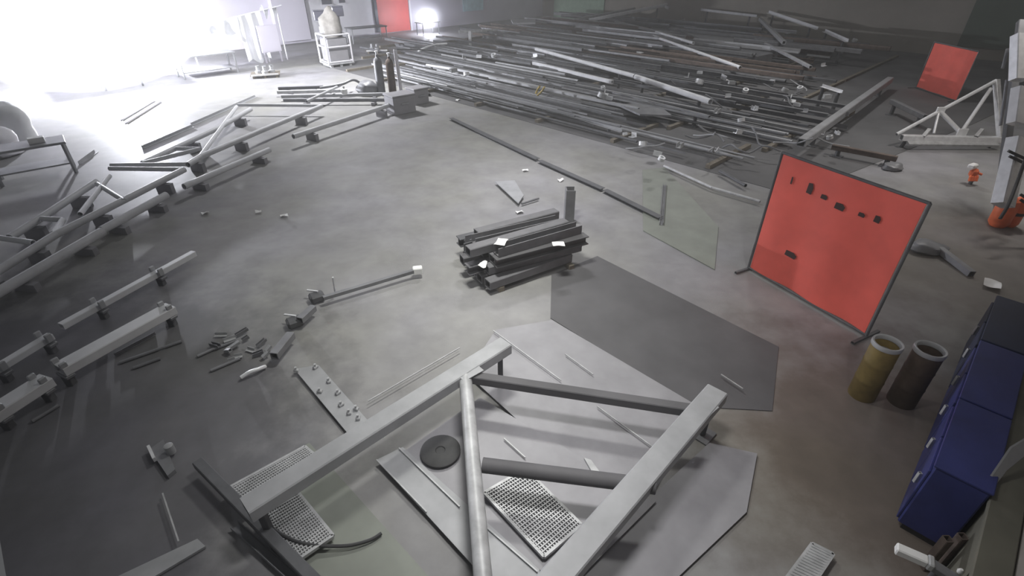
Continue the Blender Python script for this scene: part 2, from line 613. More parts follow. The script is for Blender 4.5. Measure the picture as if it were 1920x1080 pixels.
p = P(392, 140)
table('work_table', (p.x, p.y), 2.6, 1.1, .95, math.radians(45), 'steel_light', 'wide pale steel work table below the white tarpaulin')
p = P(75, 330)
table('work_table', (p.x, p.y), 1.7, .8, .85, math.radians(40), 'steel_light', 'small steel table near the left edge carrying a white block', 'table')
put('paper_block', g_box((p.x + .25, p.y + .15, .85), .34, .2, .14, .7, .01), 'paper', label='bright white block on the small table near the left edge', cat='block')
for k, (x0, y0, x1, y1) in enumerate(((228, 224, 288, 188), (236, 230, 300, 190))):
    put('pale_rail', g_bar(P(x0, y0, .03), P(x1, y1, .03), .09, .05, 'C'), 'white',
        label=('left' if k == 0 else 'right') + ' one of two pale rails on the bright floor before the largest arc', cat='rail', group='pale rails')


def sack(name, c, sx, sy, sz, m, label, seed, cat='sack'):
    rnd = random.Random(seed)
    bm = bmesh.new()
    bmesh.ops.create_icosphere(bm, subdivisions=3, radius=1)
    ph = [rnd.uniform(0, 6) for _ in range(6)]
    for v in bm.verts:
        d = v.co.copy()
        k = 1 + .12 * math.sin(4 * d.x + ph[0]) * math.cos(3 * d.y + ph[1]) + .08 * math.sin(7 * d.z + ph[2] + 3 * d.x)
        v.co = Vector((d.x * k * sx / 2, d.y * k * sy / 2, max(-.62, d.z * k) * sz / 1.62 + sz * .62 / 1.62))
    bm.verts.index_update()
    V = [Vector(c) + v.co for v in bm.verts]
    Fc = [tuple(v.index for v in f.verts) for f in bm.faces]
    bm.free()
    return put(name, (V, Fc), m, label=label, cat=cat)


p = P(38, 268)
sack('bulk_bag', (p.x, p.y, 0), 1.1, 1.0, 1.25, 'tarp', 'white bulk bag standing by the left edge of the picture', 3)
p = P(8, 292)
sack('bulk_bag', (p.x, p.y, 0), 1.0, .9, .9, 'white', 'lilac slumped bulk bag cut by the left picture edge', 4)

# ================================================================== cage pallet and things around it
def cage():
    c = P(633, 122)
    root = tag(empty('cage_pallet', (c.x, c.y, 0)), 'white tubular cage pallet standing on the far pale floor', 'cage')
    rz = math.radians(38)
    R = Matrix.Rotation(rz, 3, 'Z')
    W, D, H = 1.3, 1.15, 1.5
    base = Vector((c.x, c.y, 0))
    pal = put('pallet', g_box(base + Vector((0, 0, .12)), W + .1, D + .1, .07, rz, .01), 'galv', root)
    for a in (-.5, 0, .5):
        put('runner', g_box(base + R @ Vector((a, 0, 0)), .12, D, .12, rz), 'galv', pal)
    cs = [R @ Vector((x * W / 2, y * D / 2, 0)) for x, y in ((-1, -1), (1, -1), (1, 1), (-1, 1))]
    for k in cs:
        put('post', g_bar(base + k + Vector((0, 0, .19)), base + k + Vector((0, 0, H)), .09, kind='tube'), 'white', root)
    for z in (.25, .95, H):
        for i in range(4):
            put('rail', g_bar(base + cs[i] + Vector((0, 0, z)), base + cs[(i + 1) % 4] + Vector((0, 0, z)), .07, kind='tube'), 'white', root)
    put('liner', g_box(base + Vector((0, 0, .2)), W - .2, D - .2, H - .35, rz, .06), 'plate', root)
    return c, H


cc, ch = cage()
sack('tarp_heap', (cc.x, cc.y, ch - .14), 1.15, 1.05, 1.25, 'olive', 'olive grey cloth heap piled on the cage pallet', 8, 'heap')
for k, (px, py, s, m, lb) in enumerate(((607, 62, .26, 'bright', 'bright metal fitting at the left side of the olive heap'), (600, 38, .42, 'glass', 'dark box left behind the olive heap'),
                                        (634, 30, .42, 'glass', 'dark box standing behind the olive heap top'))):
    p = P(px, py + 45, 0)
    p = PD(px, py, cc.y * CP + 1.6)
    z = max(p.z, 0.05)
    rt = tag(empty('tool_box', (p.x, p.y, 0)), lb, 'box')
    put('stand', g_bar((p.x, p.y, 0), (p.x, p.y, z), .1), 'steel_mid', rt)
    put('body', g_box((p.x, p.y, z), s * 1.3, s, s, .4, .03), m, rt)
    put('lid', g_box((p.x, p.y, z + s), s * 1.34, s * 1.04, .04, .4, .01), m, rt)
# curved pale shield
sp = P(668, 66)
rt = tag(empty('face_shield_stand', (sp.x, sp.y, 0)), 'pale blue curved shield on a stand right of the olive heap', 'shield')
put('post', g_bar((sp.x, sp.y, 0), (sp.x, sp.y, .5), .08), 'steel_mid', rt)
put('foot', g_box((sp.x, sp.y, 0), .5, .5, .05, .3, .01), 'steel_mid', rt)
put('shield', g_sheet(lambda s, t: Vector((sp.x - .3 + .6 * s, sp.y - .35 * math.sin(math.pi * s), .45 + 1.0 * t)), 10, 4, .03), 'cyan', rt)
tb_ = P(690, 78)
table('work_table', (tb_.x, tb_.y), 2.6, 1.0, .9, math.radians(40), 'steel_mid', 'low grey table in front of the red door')


def pallet(px, py, label, rz, stuff):
    c = P(px, py)
    root = tag(empty('loaded_pallet', (c.x, c.y, 0)), label, 'pallet')
    R = Matrix.Rotation(rz, 3, 'Z')
    for k in range(5):
        put('deck_board', g_box(c + R @ Vector((0, -.44 + .22 * k, .12)), 1.3, .17, .025, rz), 'wood', root)
    for k in (-.5, 0, .5):
        put('bearer', g_box(c + R @ Vector((k, 0, 0)), .1, 1.0, .12, rz), 'wood', root)
    for k in range(stuff):
        put('casting', g_lathe(c + R @ Vector((-.3 + .3 * k, .1 * (-1) ** k, .145)), [(.14, 0), (.15, .1), (.08, .14), (.07, .3), (.1, .32)], 14), 'steel_light', root)
    put('edge_strip', g_bar(c + R @ Vector((-.6, -.55, .16)), c + R @ Vector((.6, -.5, .16)), .07, kind='L'), 'bright', root)


pallet(499, 143, 'dark loaded pallet on pale floor left of the cage pallet', math.radians(20), 3)
pallet(708, 98, 'dark loaded pallet between cage pallet and red door', math.radians(10), 2)

# ================================================================== gas bottles, pole and boxes at the head of the walkway
def gas_bottle(px, py, h, r, m, label):
    c = P(px, py)
    root = tag(empty('gas_bottle', (c.x, c.y, 0)), label, 'gas bottle', 'gas bottles')
    put('body', g_lathe(c, [(r, 0), (r, h * .82), (r * .8, h * .9), (r * .35, h * .95), (r * .3, h)], 18), m, root)
    put('valve', g_lathe(c + Vector((0, 0, h)), [(r * .22, 0), (r * .22, .1), (r * .4, .1), (r * .4, .14)], 12), 'bright', root)
    return c


gas_bottle(716, 178, 1.55, .17, 'steel_mid', 'left grey gas bottle at the head of the walkway')
gas_bottle(737, 176, 1.45, .16, 'rust', 'brown gas bottle beside the white pole')
c = P(752, 172)
rt = tag(empty('white_pole', (c.x, c.y, 0)), 'upright white square pole at the head of the walkway', 'pole')
put('post', g_bar((c.x, c.y, .02), (c.x - .05, c.y, 1.65), .13), 'white', rt)
put('foot', g_box((c.x, c.y, 0), .45, .45, .03, .78, .005), 'steel_mid', rt)
put('arm', g_bar((c.x - .1, c.y, 1.68), (c.x + 1.4, c.y + .25, 1.60), .05, kind='tube'), 'steel_dark', rt)
c = P(692, 178)
sack('cloth_bundle', (c.x, c.y, 0), .9, .7, .6, 'steel_mid', 'grey hunched bundle left of the gas bottles', 12, 'bundle')


def crate(px, py, sx, sy, sz, rz, m, label, z=0):
    c = P(px, py, z)
    root = tag(empty('steel_crate', (c.x, c.y, z)), label, 'crate')
    put('body', g_box((c.x, c.y, z), sx, sy, sz, rz, .02), m, root)
    put('lid', g_box((c.x, c.y, z + sz), sx + .05, sy + .05, .05, rz, .01), m, root)
    R = Matrix.Rotation(rz, 3, 'Z')
    put('handle', g_bar(Vector((c.x, c.y, z + sz * .6)) + R @ Vector((-.15, -sy / 2 - .03, 0)), Vector((c.x, c.y, z + sz * .6)) + R @ Vector((.15, -sy / 2 - .03, 0)), .04), 'steel_light', root)


crate(752, 210, .9, .7, .62, math.radians(40), 'plate', 'grey lidded crate below the white pole')
crate(784, 193, .65, .6, .55, math.radians(44), 'plate', 'smaller grey crate at the tip of the walkway')
put('dark_rod', g_bar(P(772, 138, .35), P(805, 178, .06), .12, kind='tube'), 'rubber', label='black rod lying askew at the head of the walkway', cat='rod')

# ================================================================== trusses and profiles on the left
def trestle(a, b, z, parent):
    """low block under a steel piece"""
    a, b = Vector(a), Vector(b)
    zt = z + .04
    put('support_block', g_bar(Vector((a.x, a.y, zt / 2)), Vector((b.x, b.y, zt / 2)), .12, zt, 'flat'), 'plate', parent)


ZT = .32
def truss(name, A, B, nodes, label, w=.15, ww=.11, m='primer'):
    A = [P(x, y, ZT) for x, y in A]
    B = [P(x, y, ZT) for x, y in B]
    root = tag(empty(name, (B[0].x, B[0].y, 0)), label, 'truss')
    for k in range(len(A) - 1):
        put('chord', g_bar(A[k], A[k + 1], w, kind='tube'), m, root)
    for k in range(len(B) - 1):
        put('chord', g_bar(B[k], B[k + 1], w, kind='tube'), m, root)
    for (x0, y0, x1, y1) in nodes:
        put('web', g_bar(P(x0, y0, ZT + .02), P(x1, y1, ZT + .02), ww, kind='tube'), 'primer', root)
    for C_ in (A, B):
        d = (C_[-1] - C_[0]).normalized()
        n_ = Vector((-d.y, d.x, 0)) * .2
        for k in range(len(C_) - 1):
            q = C_[k].lerp(C_[k + 1], .4)
            trestle(q - n_, q + n_, ZT - w / 2 - .04, root)
    return root


truss('lattice_truss', [(470, 205), (410, 240), (268, 306)], [(603, 199), (492, 244), (376, 294), (352, 309)],
      [(603, 198, 446, 197), (444, 200, 376, 293), (376, 279, 331, 279), (350, 308, 208, 310), (268, 306, 376, 279)],
      'far welded lattice truss with zigzag tubes left of centre')
truss('lattice_truss', [(180, 341), (84, 404), (18, 446)], [(345, 318), (235, 374), (104, 440), (0, 506), (-60, 545)],
      [(345, 318, 205, 316), (205, 330, 150, 402), (182, 345, 232, 376), (78, 410, 118, 412), (118, 412, 100, 438), (0, 446, 62, 455)],
      'near welded lattice truss running off the left picture edge')


def pipe(name, pts, w, kind, m, label, cat, z, group=None, stands=()):
    (x0, y0), (x1, y1) = pts
    p, q = P(x0, y0, z), P(x1, y1, z)
    if stands:
        root = tag(empty(name, (q.x, q.y, 0)), label, cat, group)
        put('bar', g_bar(p, q, w, kind=kind), m, root)
        d = (q - p).normalized()
        n = Vector((-d.y, d.x, 0))
        for k in stands:
            c = p.lerp(q, k)
            trestle(c - n * .22, c + n * .22, z - w / 2 - .04, root)
        return root
    return put(name, g_bar(p, q, w, kind=kind), m, label=label, cat=cat, group=group)


pipe('steel_pipe', ((505, 281), (345, 350)), .15, 'tube', 'primer', 'upper grey pipe on low stands beside the far truss', 'pipe', .24, None, (.15, .85))
pipe('steel_pipe', ((312, 366), (190, 432)), .17, 'tube', 'primer', 'middle grey pipe on low stands beside the near truss', 'pipe', .24, None, (.2, .8))
pipe('steel_pipe', ((192, 434), (-40, 570)), .18, 'tube', 'primer', 'lower grey pipe on low stands reaching the left picture edge', 'pipe', .24, None, (.2, .7))
pipe('steel_pipe', ((738, 195), (550, 256)), .15, 'tube', 'primer', 'grey pipe lying below the gas bottles', 'pipe', .3, None, (.15, .85))
for k, (a, b, m) in enumerate((((522, 166), (606, 163), 'steel_dark'), ((520, 173), (640, 170), 'galv'), ((528, 181), (745, 176), 'steel_light'), ((532, 188), (742, 187), 'steel_mid'))):
    pipe('square_tube', (a, b), .12, 'box', m, ['dark topmost', 'bright second', 'pale long third', 'grey long lowest'][k] + ' square tube of the row left of the gas bottles', 'tube', .18 + .0 * k, 'square tubes left of the gas bottles', (.2, .8))
pipe('bent_bar', ((575, 190), (655, 152)), .1, 'tube', 'galv', 'slanting pale bar crossing the square tube row', 'bar', .42)
put('bent_bar', g_path(spline([P(600, 165, .4), P(640, 158, .5), P(662, 150, .6), P(678, 158, .4), P(690, 170, .2)]), .05), 'steel_mid', label='dark bent bar humped over the square tube row', cat='bar')
put('white_bottle', g_lathe(P(646, 177, .24), [(.1, 0), (.13, .04), (.13, .2), (.05, .26), (.05, .32)], 14), 'paper', label='white can on the square tube row', cat='can')
for k, (x0, y0, x1, y1, lb) in enumerate(((150, 305, 180, 283, 'left'), (268, 276, 362, 236, 'middle'), (360, 233, 480, 180, 'right'))):
    pipe('angle_bar', ((x0, y0), (x1, y1)), .09, 'L', 'steel_light', lb + ' of three pale angle bars behind the trusses', 'bar', .046)

# thin rail on small supports
def rail(pts, w, h, z, kind, m, label, clamps, cat):
    (x0, y0), (x1, y1) = pts
    p, q = P(x0, y0, z), P(x1, y1, z)
    root = tag(empty('mounted_rail', (q.x, q.y, 0)), label, cat)
    z0_ = z
    put('rail', g_bar(p, q, w, h, kind), m, root)
    d = (q - p).normalized()
    n = Vector((-d.y, d.x, 0))
    for k in clamps:
        c = p.lerp(q, k)
        b = put('clamp', g_box((c.x, c.y, z - h / 2 - .05), .12, .26, .05, math.atan2(d.y, d.x), .01), 'steel_mid', root)
        for s in (-1, 1):
            put('jaw', g_box(Vector((c.x, c.y, z - h / 2 + .03)) + n * s * .1, .09, .04, h + .04, math.atan2(d.y, d.x), .01), 'steel_light', b)
        put('support_leg', g_bar(Vector((c.x, c.y, 0)), Vector((c.x, c.y, z - h / 2 - .04)), .1), 'steel_dark', root)
    return root


rail(((115, 612), (364, 475)), .12, .1, .24, 'box', 'primer', 'slim pale rail with two clamps in the dark left floor', (.24, .68), 'rail')
rail(((-60, 725), (96, 630)), .12, .1, .24, 'box', 'primer', 'slim grey rail cut by the left picture edge', (.35, .92), 'rail')
rail(((112, 694), (322, 578)), .25, .14, .28, 'box', 'primer', 'broad pale box beam with a clamped end in the dark left floor', (.02, .95), 'beam')
rail(((-60, 808), (90, 712)), .25, .14, .28, 'box', 'primer', 'broad pale box beam cut by the left picture edge', (.35, .9), 'beam')
# low rods under the beam
for k, (x0, y0, x1, y1) in enumerate(((215, 665, 290, 625), (225, 680, 340, 640), (250, 690, 300, 672), (395, 695, 450, 672), (370, 668, 410, 650), (400, 655, 440, 640), (60, 790, 110, 760))):
    pipe('thin_rod', ((x0, y0), (x1, y1)), .05, 'rod', 'steel_mid', 'thin grey rod on dark floor below the broad box beams', 'rod', .026, 'thin rods on the dark left floor')

# ================================================================== jointed pipe with the white end, centre left
root = tag(empty('jointed_conveyor_tube', P(600, 560)), 'jointed dark tube run with a bright white end cap', 'tube')
segs = [((780, 507), (606, 559), .07, 'steel_mid'), ((588, 577), (562, 601), .11, 'steel_mid'), ((546, 628), (514, 668), .12, 'steel_mid')]
for (a, b, w_, m_) in segs:
    put('tube', g_bar(P(*a, .16), P(*b, .16), w_, kind='box'), m_, root)
for (x, y) in ((596, 565), (555, 612)):
    c = P(x, y)
    j = put('joint', g_box((c.x, c.y, .02), .24, .2, .14, .6, .03), 'steel_dark', root)
    put('lug', g_bar(Vector((c.x - .18, c.y + .09, .17)), Vector((c.x + .02, c.y + .05, .17)), .03, .02, 'flat'), 'bright', j)
put('stay', g_bar(P(628, 546, .16), P(624, 520, .5), .03, kind='rod'), 'bright', root)
c = P(783, 506, .16)
put('end_cap', g_box((c.x, c.y, .09), .17, .13, .13, .2, .015), 'paper', root)
for a, b in (((700, 531), (780, 545)), ((610, 560), (560, 640))):
    pass
# scrap heap at the tube's near end
rnd = random.Random(5)
scrap = [(432, 640), (455, 628), (440, 655), (470, 660), (492, 648), (505, 660), (448, 672), (485, 668), (430, 664), (415, 632), (462, 640), (500, 672), (436, 680), (405, 652)]
for k, (x, y) in enumerate(scrap):
    c = P(x, y)
    kind = k % 3
    a = rnd.uniform(-.4, 1.2)
    L = rnd.uniform(.08, .2)
    d = Vector((math.cos(a), math.sin(a), 0))
    g = g_bar(c - d * L / 2 + Vector((0, 0, .05)), c + d * L / 2 + Vector((0, 0, .05 + .02 * kind)), .055, .05, ('L', 'C', 'box')[kind])
    put('offcut', g, ('galv', 'steel_mid', 'steel_light')[kind], label='small steel offcut in the scrap heap at the dark floor edge', cat='offcut', group='offcuts in the scrap heap')
put('curved_strip', g_path(spline([P(452, 708, .05), P(468, 698, .08), P(485, 692, .07), P(498, 687, .04)]), .028), 'bright', label='curved bright strip below the scrap heap', cat='strip')

# ================================================================== bundle of dark profiles, centre
cb = P(975, 480)
rt = None
dU = (P(1075, 405) - P(895, 452)); dU.z = 0; dU.normalize()
dN = Vector((-dU.y, dU.x, 0))
c0 = P(970, 492)
bars = 0
for bearer in (-.75, .75):
    c = c0 + dU * bearer
    put('timber_bearer', g_box((c.x, c.y, 0), .12, 1.5, .1, math.atan2(dU.y, dU.x), .01), 'wood',
        label=('left' if bearer < 0 else 'right') + ' timber bearer under the dark profile stack', cat='timber', group='timber bearers under the dark profile stack')
for lay in range(4):
    n = (6, 6, 5, 4)[lay]
    for k in range(n):
        off = -.6 + .24 * k + (.1 if lay % 2 else 0)
        L = rnd.uniform(1.7, 2.15)
        sh = rnd.uniform(-.16, .16)
        tw = rnd.uniform(-.06, .06)
        z = .1 + .085 + lay * .172
        d = (dU + dN * tw).normalized()
        a = c0 + dN * off + d * (sh - L / 2)
        b = c0 + dN * off + d * (sh + L / 2)
        a.z = b.z = z
        kind = rnd.choice(['box', 'box', 'I', 'C'])
        put('dark_profile', g_bar(a, b, .2, .165, kind), rnd.choice(['steel_dark', 'mat_dark', 'steel_stack', 'steel_stack']),
            label='dark steel profile in the ' + ('bottom', 'second', 'third', 'top')[lay] + ' layer of the tagged stack at the centre', cat='profile', group='dark profiles in the centre stack')
# uprights and loose plate round the stack
c = P(1066, 415)
put('upright_channel', g_bar((c.x, c.y, 0), (c.x, c.y + .05, .75), .3, .2, 'C'), 'steel_mid', label='short upright channel at the right end of the dark stack', cat='channel')
put('loose_plate', g_plate([P(928, 340, .09), P(965, 338, .09), P(982, 366, .09), P(972, 381, .09)], .02), 'steel_light', label='loose pale plate on floor behind the dark stack', cat='plate')
put('loose_rod', g_bar(P(978, 382, .06), P(1010, 372, .06), .05, kind='rod'), 'steel_mid', label='short rod beside the loose pale plate', cat='rod')

# white tags and papers
TAGS = [(940, 455, .81, .24, 'square white tag on top of the dark stack'), (1047, 459, .66, .2, 'white tag at the right side of the dark stack'),
        (905, 497, .47, .17, 'torn white tag at the left end of the dark stack'), (974, 398, .02, .16, 'white paper between the loose plate and the dark stack'),
        (985, 320, .02, .15, 'white scrap on floor beyond the loose plate'), (1051, 338, .02, .15, 'white scrap on the walkway edge'),
        (857, 188, .02, .22, 'white paper at the far end of the walkway'), (533, 405, .02, .16, 'rightmost of three white scraps near the grey pipes'),
        (485, 398, .02, .14, 'middle one of three white scraps near the grey pipes'), (385, 400, .02, .15, 'leftmost of three white scraps near the grey pipes'),
        (1860, 533, .05, .3, 'white rag on dark floor near the right edge')]
for k, (x, y, z, s, lb) in enumerate(TAGS):
    c = P(x, y, z)
    a = random.Random(k).uniform(0, 1.5)
    R = Matrix.Rotation(a, 3, 'Z')

    def fn(u_, v_, c=c, s=s, R=R, k=k):
        return c + R @ Vector(((u_ - .5) * s, (v_ - .5) * s * .8, .02 + .03 * math.sin(3 * u_ + k) * math.cos(4 * v_ + k)))
    put('paper_tag', g_sheet(fn, 5, 5, .004), 'paper', label=lb, cat='paper')

# ================================================================== walkway joints, floor plates
def strip(u0, u1, v0, v1, z, th, m, name, label, cat):
    return put(name, g_plate([UV(u0, v0, z), UV(u1, v0, z), UV(u1, v1, z), UV(u0, v1, z)], th), m, label=label, cat=cat, smooth=False)


def quad(px, z, th, m, name, label, cat):
    return put(name, g_plate([P(x, y, z) for x, y in px], th), m, label=label, cat=cat, smooth=False)


# dark rubber mat and floor rail
quad([(1034, 515), (1120, 480), (1460, 650), (1448, 770), (1300, 762), (1032, 596)], .014, .012, 'mat_dark', 'dark_floor_plate', 'large dark steel floor plate right of centre', 'plate')
for k, (a, b) in enumerate((((846, 223), (1008, 300)), ((1012, 303), (1130, 356)), ((1134, 358), (1238, 410)))):
    put('floor_rail', g_bar(P(*a, .04), P(*b, .04), .16, .08, 'I'), 'steel_dark', label=['far', 'middle', 'near'][k] + ' length of dark rail along the walkway', cat='rail', group='rail lengths along the walkway')
quad([(1205, 318), (1246, 314), (1347, 425), (1340, 505), (1206, 432)], .02, .015, 'plate2', 'olive_sheet', 'olive grey sheet on the walkway left of the big red screen', 'sheet')
put('sheet_rib', g_bar(P(1246, 345, .05), P(1240, 420, .05), .08, .07, 'C'), 'steel_mid', label='dark channel lying across the olive grey sheet', cat='channel')
for k, (a, b) in enumerate((((1245, 311), (1335, 352)), ((1335, 352), (1425, 378)))):
    put('edge_rod', g_bar(P(*a, .08), P(*b, .08), .07, kind='tube'), 'galv', label=['far', 'near'][k] + ' pale tube along the walkway edge beside the olive sheet', cat='tube')
put('edge_rod', g_bar(P(1350, 321, .1), P(1398, 348, .1), .09, kind='tube'), 'steel_dark', label='dark tube behind the olive sheet', cat='tube')

# ================================================================== foreground: sheets, gratings and the big truss above
quad([(930, 618), (1035, 600), (1310, 762), (1225, 915), (1088, 895), (875, 700)], .05, .012, 'plate', 'sheet_plate', 'large pale steel sheet under the front truss', 'sheet')
quad([(706, 862), (755, 838), (1012, 1068), (1000, 1140), (960, 1140)], .075, .012, 'steel_light', 'sheet_strip', 'pale narrow sheet strip left of the front upright tube', 'sheet')
quad([(760, 845), (900, 745), (1230, 940), (1060, 1110), (1010, 1066)], .062, .012, 'plate', 'sheet_plate', 'second pale steel sheet under the front truss', 'sheet')
quad([(450, 905), (580, 830), (830, 1110), (640, 1180)], .04, .012, 'plate2', 'sheet_plate', 'olive grey sheet at the lower left of the front truss', 'sheet')
quad([(1060, 1080), (1330, 830), (1420, 850), (1400, 960), (1210, 1140)], .04, .012, 'plate', 'sheet_plate', 'pale steel sheet right of the front truss', 'sheet')
quad([(552, 692), (597, 684), (694, 793), (655, 816)], .06, .015, 'steel_light', 'weld_table_strip', 'pale narrow plate poking out left of the front truss', 'plate')
# little fittings on the narrow plate
for k, (x, y) in enumerate(((556, 696), (592, 690), (617, 716), (600, 735), (634, 738), (655, 775), (668, 768), (640, 760), (672, 785))):
    c = P(x, y, .062)
    put('weld_fitting', merge(g_box(c, .07, .05, .035, k, .006), g_lathe(c + Vector((0, 0, .034)), [(.012, 0), (.012, .03), (.018, .03), (.018, .04)], 8)), 'galv',
        label='small bright fitting on the narrow plate left of the front truss', cat='fitting', group='fittings on the narrow plate')
# bright edge strips of the sheets
for k, (a, b, lb) in enumerate((((1120, 762), (1240, 850), 'bright long edge strip on the large pale sheet'), ((1060, 664), (1112, 702), 'short edge strip at the top of the large pale sheet'),
                                ((925, 620), (1052, 713), 'dotted edge strip at the upper corner of the large pale sheet'), ((945, 822), (985, 858), 'short strip in the middle of the pale sheet'),
                                ((748, 840), (862, 950), 'edge strip left of the front upright tube'), ((706, 862), (800, 960), 'left edge strip of the narrow sheet strip'),
                                ((908, 985), (1008, 1072), 'lower edge strip below the square grating'), ((690, 752), (862, 652), 'long thin strip parallel to the front truss left chord'),
                                ((1352, 702), (1393, 729), 'bright short bar on dark floor right of the front truss'), ((305, 925), (335, 1015), 'bright thin bar standing out at the lower left'))):
    put('edge_strip', g_bar(P(*a, .095), P(*b, .095), .014, .014, 'flat'), 'galv', label=lb, cat='strip')


def grating(px, z, nx, ny, name, label, m='galv', bw=.012, hh=.03):
    """open steel grating: border bars and two families of bars woven one over the other"""
    c = [P(x, y, z) for x, y in px]
    root = tag(empty(name, Vector((sum(q.x for q in c) / 4, sum(q.y for q in c) / 4, z - .03))), label, 'grating')
    for k in range(4):
        put('border_bar', g_bar(c[k], c[(k + 1) % 4], .03, hh + .01, 'flat'), m, root)
    geo = []
    for k in range(1, nx):
        t = k / nx
        geo.append(g_bar(c[0].lerp(c[1], t), c[3].lerp(c[2], t), bw, hh, 'flat'))
    put('bearing_bars', merge(*geo), m, root, smooth=False, kind='stuff')
    geo = []
    for k in range(1, ny):
        t = k / ny
        geo.append(g_bar(c[0].lerp(c[3], t) + Vector((0, 0, .008)), c[1].lerp(c[2], t) + Vector((0, 0, .008)), bw, hh, 'flat'))
    put('cross_bars', merge(*geo), m, root, smooth=False, kind='stuff')


grating([(908, 925), (985, 880), (1090, 985), (1020, 1045)], .12, 17, 22, 'steel_grating', 'square grating panel inside the front truss', 'galv', .012)
grating([(425, 918), (572, 838), (600, 862), (462, 952)], .12, 32, 10, 'steel_grating', 'narrow grating behind the lower end of the left chord', 'galv', .012)
grating([(488, 965), (560, 925), (625, 1005), (545, 1060)], .12, 16, 20, 'steel_grating', 'grating panel below the lower end of the left chord', 'galv', .012)
grating([(1522, 1020), (1562, 1040), (1515, 1110), (1470, 1090)], .08, 9, 16, 'steel_grating', 'small steel tread grating at the bottom right', 'galv', .02)

ZF = .62
root = tag(empty('front_truss', P(900, 850)), 'large pale tube truss across the foreground', 'truss')
A0, A1_ = P(462, 957, ZF), P(948, 648, ZF)
B0, B1 = P(955, 1190, ZF), P(1343, 738, ZF)
put('chord', g_bar(A0, A1_, .23, .16, 'box'), 'steel_light', root)
put('chord', g_bar(B0, B1, .25, .16, 'box'), 'steel_light', root)
put('web', g_bar(P(872, 704, ZF), P(915, 1190, ZF), .16, kind='tube'), 'galv', root)
put('web', g_bar(P(886, 708, ZF - .02), P(1312, 772, ZF - .02), .12, kind='box'), 'mat_dark', root)
put('web', g_bar(P(905, 872, ZF - .03), P(1228, 912, ZF - .03), .16, kind='tube'), 'mat_dark', root)
for p in (A0.lerp(A1_, .03), A0.lerp(A1_, .97), B1.lerp(B0, .03), B1.lerp(B0, .9)):
    put('support_leg', g_bar((p.x, p.y, 0.0), (p.x, p.y, ZF - .08), .07), 'steel_dark', root)
    put('foot_plate', g_box((p.x, p.y, 0.0), .26, .26, .02, .78), 'steel_mid', root)
for p in (P(880, 702, ZF + .02), P(1318, 772, ZF + .02)):
    put('gusset', g_box((p.x, p.y, ZF + .06), .3, .2, .012, .7), 'steel_light', root)

# dark channel and flats at the lower left
put('dark_channel', g_bar(P(372, 868, .2), P(610, 1110, .2), .11, .1, 'box'), 'steel_dark', label='dark channel beam crossing under the lower end of the left chord', cat='channel')
put('dark_channel', g_bar(P(440, 985, .06), P(580, 1110, .06), .09, .06, 'C'), 'steel_mid', label='grey channel lying left of the grating panel', cat='channel')
put('flat_bar', g_plate([P(370, 1010, .04), P(385, 1024, .04), P(240, 1110, .04), P(200, 1090, .04)], .03), 'steel_light', label='pale flat bar at the bottom left corner', cat='bar')
root = tag(empty('lower_bracket', P(305, 860)), 'pale welded bracket on dark floor at the lower left', 'bracket')
put('plate', g_plate([P(280, 842, .06), P(306, 824, .06), P(328, 880, .06), P(314, 892, .06)], .06), 'steel_mid', root)
put('rib', g_bar(P(279, 838, .08), P(290, 862, .08), .03, .06, 'flat'), 'bright', root)
put('pin', g_lathe(P(322, 848, .05), [(.05, 0), (.05, .12), (.03, .13)], 12), 'steel_light', root)
put('round_plate', g_lathe(P(826, 847, .09), [(.22, 0), (.235, .01), (.235, .02), (.22, .03), (.06, .032), (.05, .02)], 36), 'rubber', label='dark round plate on the pale sheet beside the front upright tube', cat='disc')
put('black_cable', g_path(spline([P(470, 955, .16), P(510, 990, .15), P(565, 1018, .14), P(640, 1024, .1), P(690, 1014, .08), P(715, 1000, .07)]), .018), 'rubber', label='black cable looping over the olive sheet at the lower left', cat='cable')
c = P(1105, 872, .08)
put('scrap_wedge', g_plate([P(1095, 858, .09), P(1108, 862, .09), P(1125, 885, .09), P(1112, 888, .09)], .02), 'galv', label='small bright wedge on the pale sheet', cat='offcut')

# ================================================================== red welding screens
def screen(b0, b1, h, label, marks, legs=True, wavy=.05, m='red'):
    a, b = P(*b0), P(*b1)
    root = tag(empty('welding_screen', ((a.x + b.x) / 2, (a.y + b.y) / 2, 0)), label, 'screen')
    d = (b - a).normalized()
    n = Vector((d.y, -d.x, 0))
    if n.y > 0:
        n = -n
    up = Vector((0, 0, 1))
    z0 = .06

    def fn(s, t):
        return a + d * ((b - a).length * (.015 + .97 * s)) + up * (z0 + .02 + (h - z0 - .04) * t) + n * (wavy * .5 * math.sin(s * 13 + 1.2 * t) * (.4 + .6 * (1 - t)))
    cur = put('curtain', g_sheet(fn, 40, 10, .008), m, root)
    fr = 'steel_dark'
    for p in (a, b):
        put('post', g_bar(p + up * .03, p + up * h, .045, kind='tube'), fr, root)
        if legs:
            put('foot', g_bar(p - n * .32 + up * .025, p + n * .32 + up * .025, .05, .04, 'box'), fr, root)
    put('rail', g_bar(a + up * h, b + up * h, .045, kind='tube'), fr, root)
    put('rail', g_bar(a + up * z0, b + up * z0, .04, kind='tube'), fr, root)
    for (s, t, w_, h_) in marks:
        c = fn(s, t) + n * .012
        V = [c + d * x * w_ + up * y * h_ for x, y in ((-.5, -.5), (.4, -.55), (.5, .1), (.2, .5), (-.45, .45))]
        V2 = [v + n * .002 for v in V]
        put('print_shade_mark', (V + V2, [(4, 3, 2, 1, 0), (5, 6, 7, 8, 9)] + [(k, (k + 1) % 5, 5 + (k + 1) % 5, 5 + k) for k in range(5)]), 'red_print_shade', root, smooth=False)
    return root


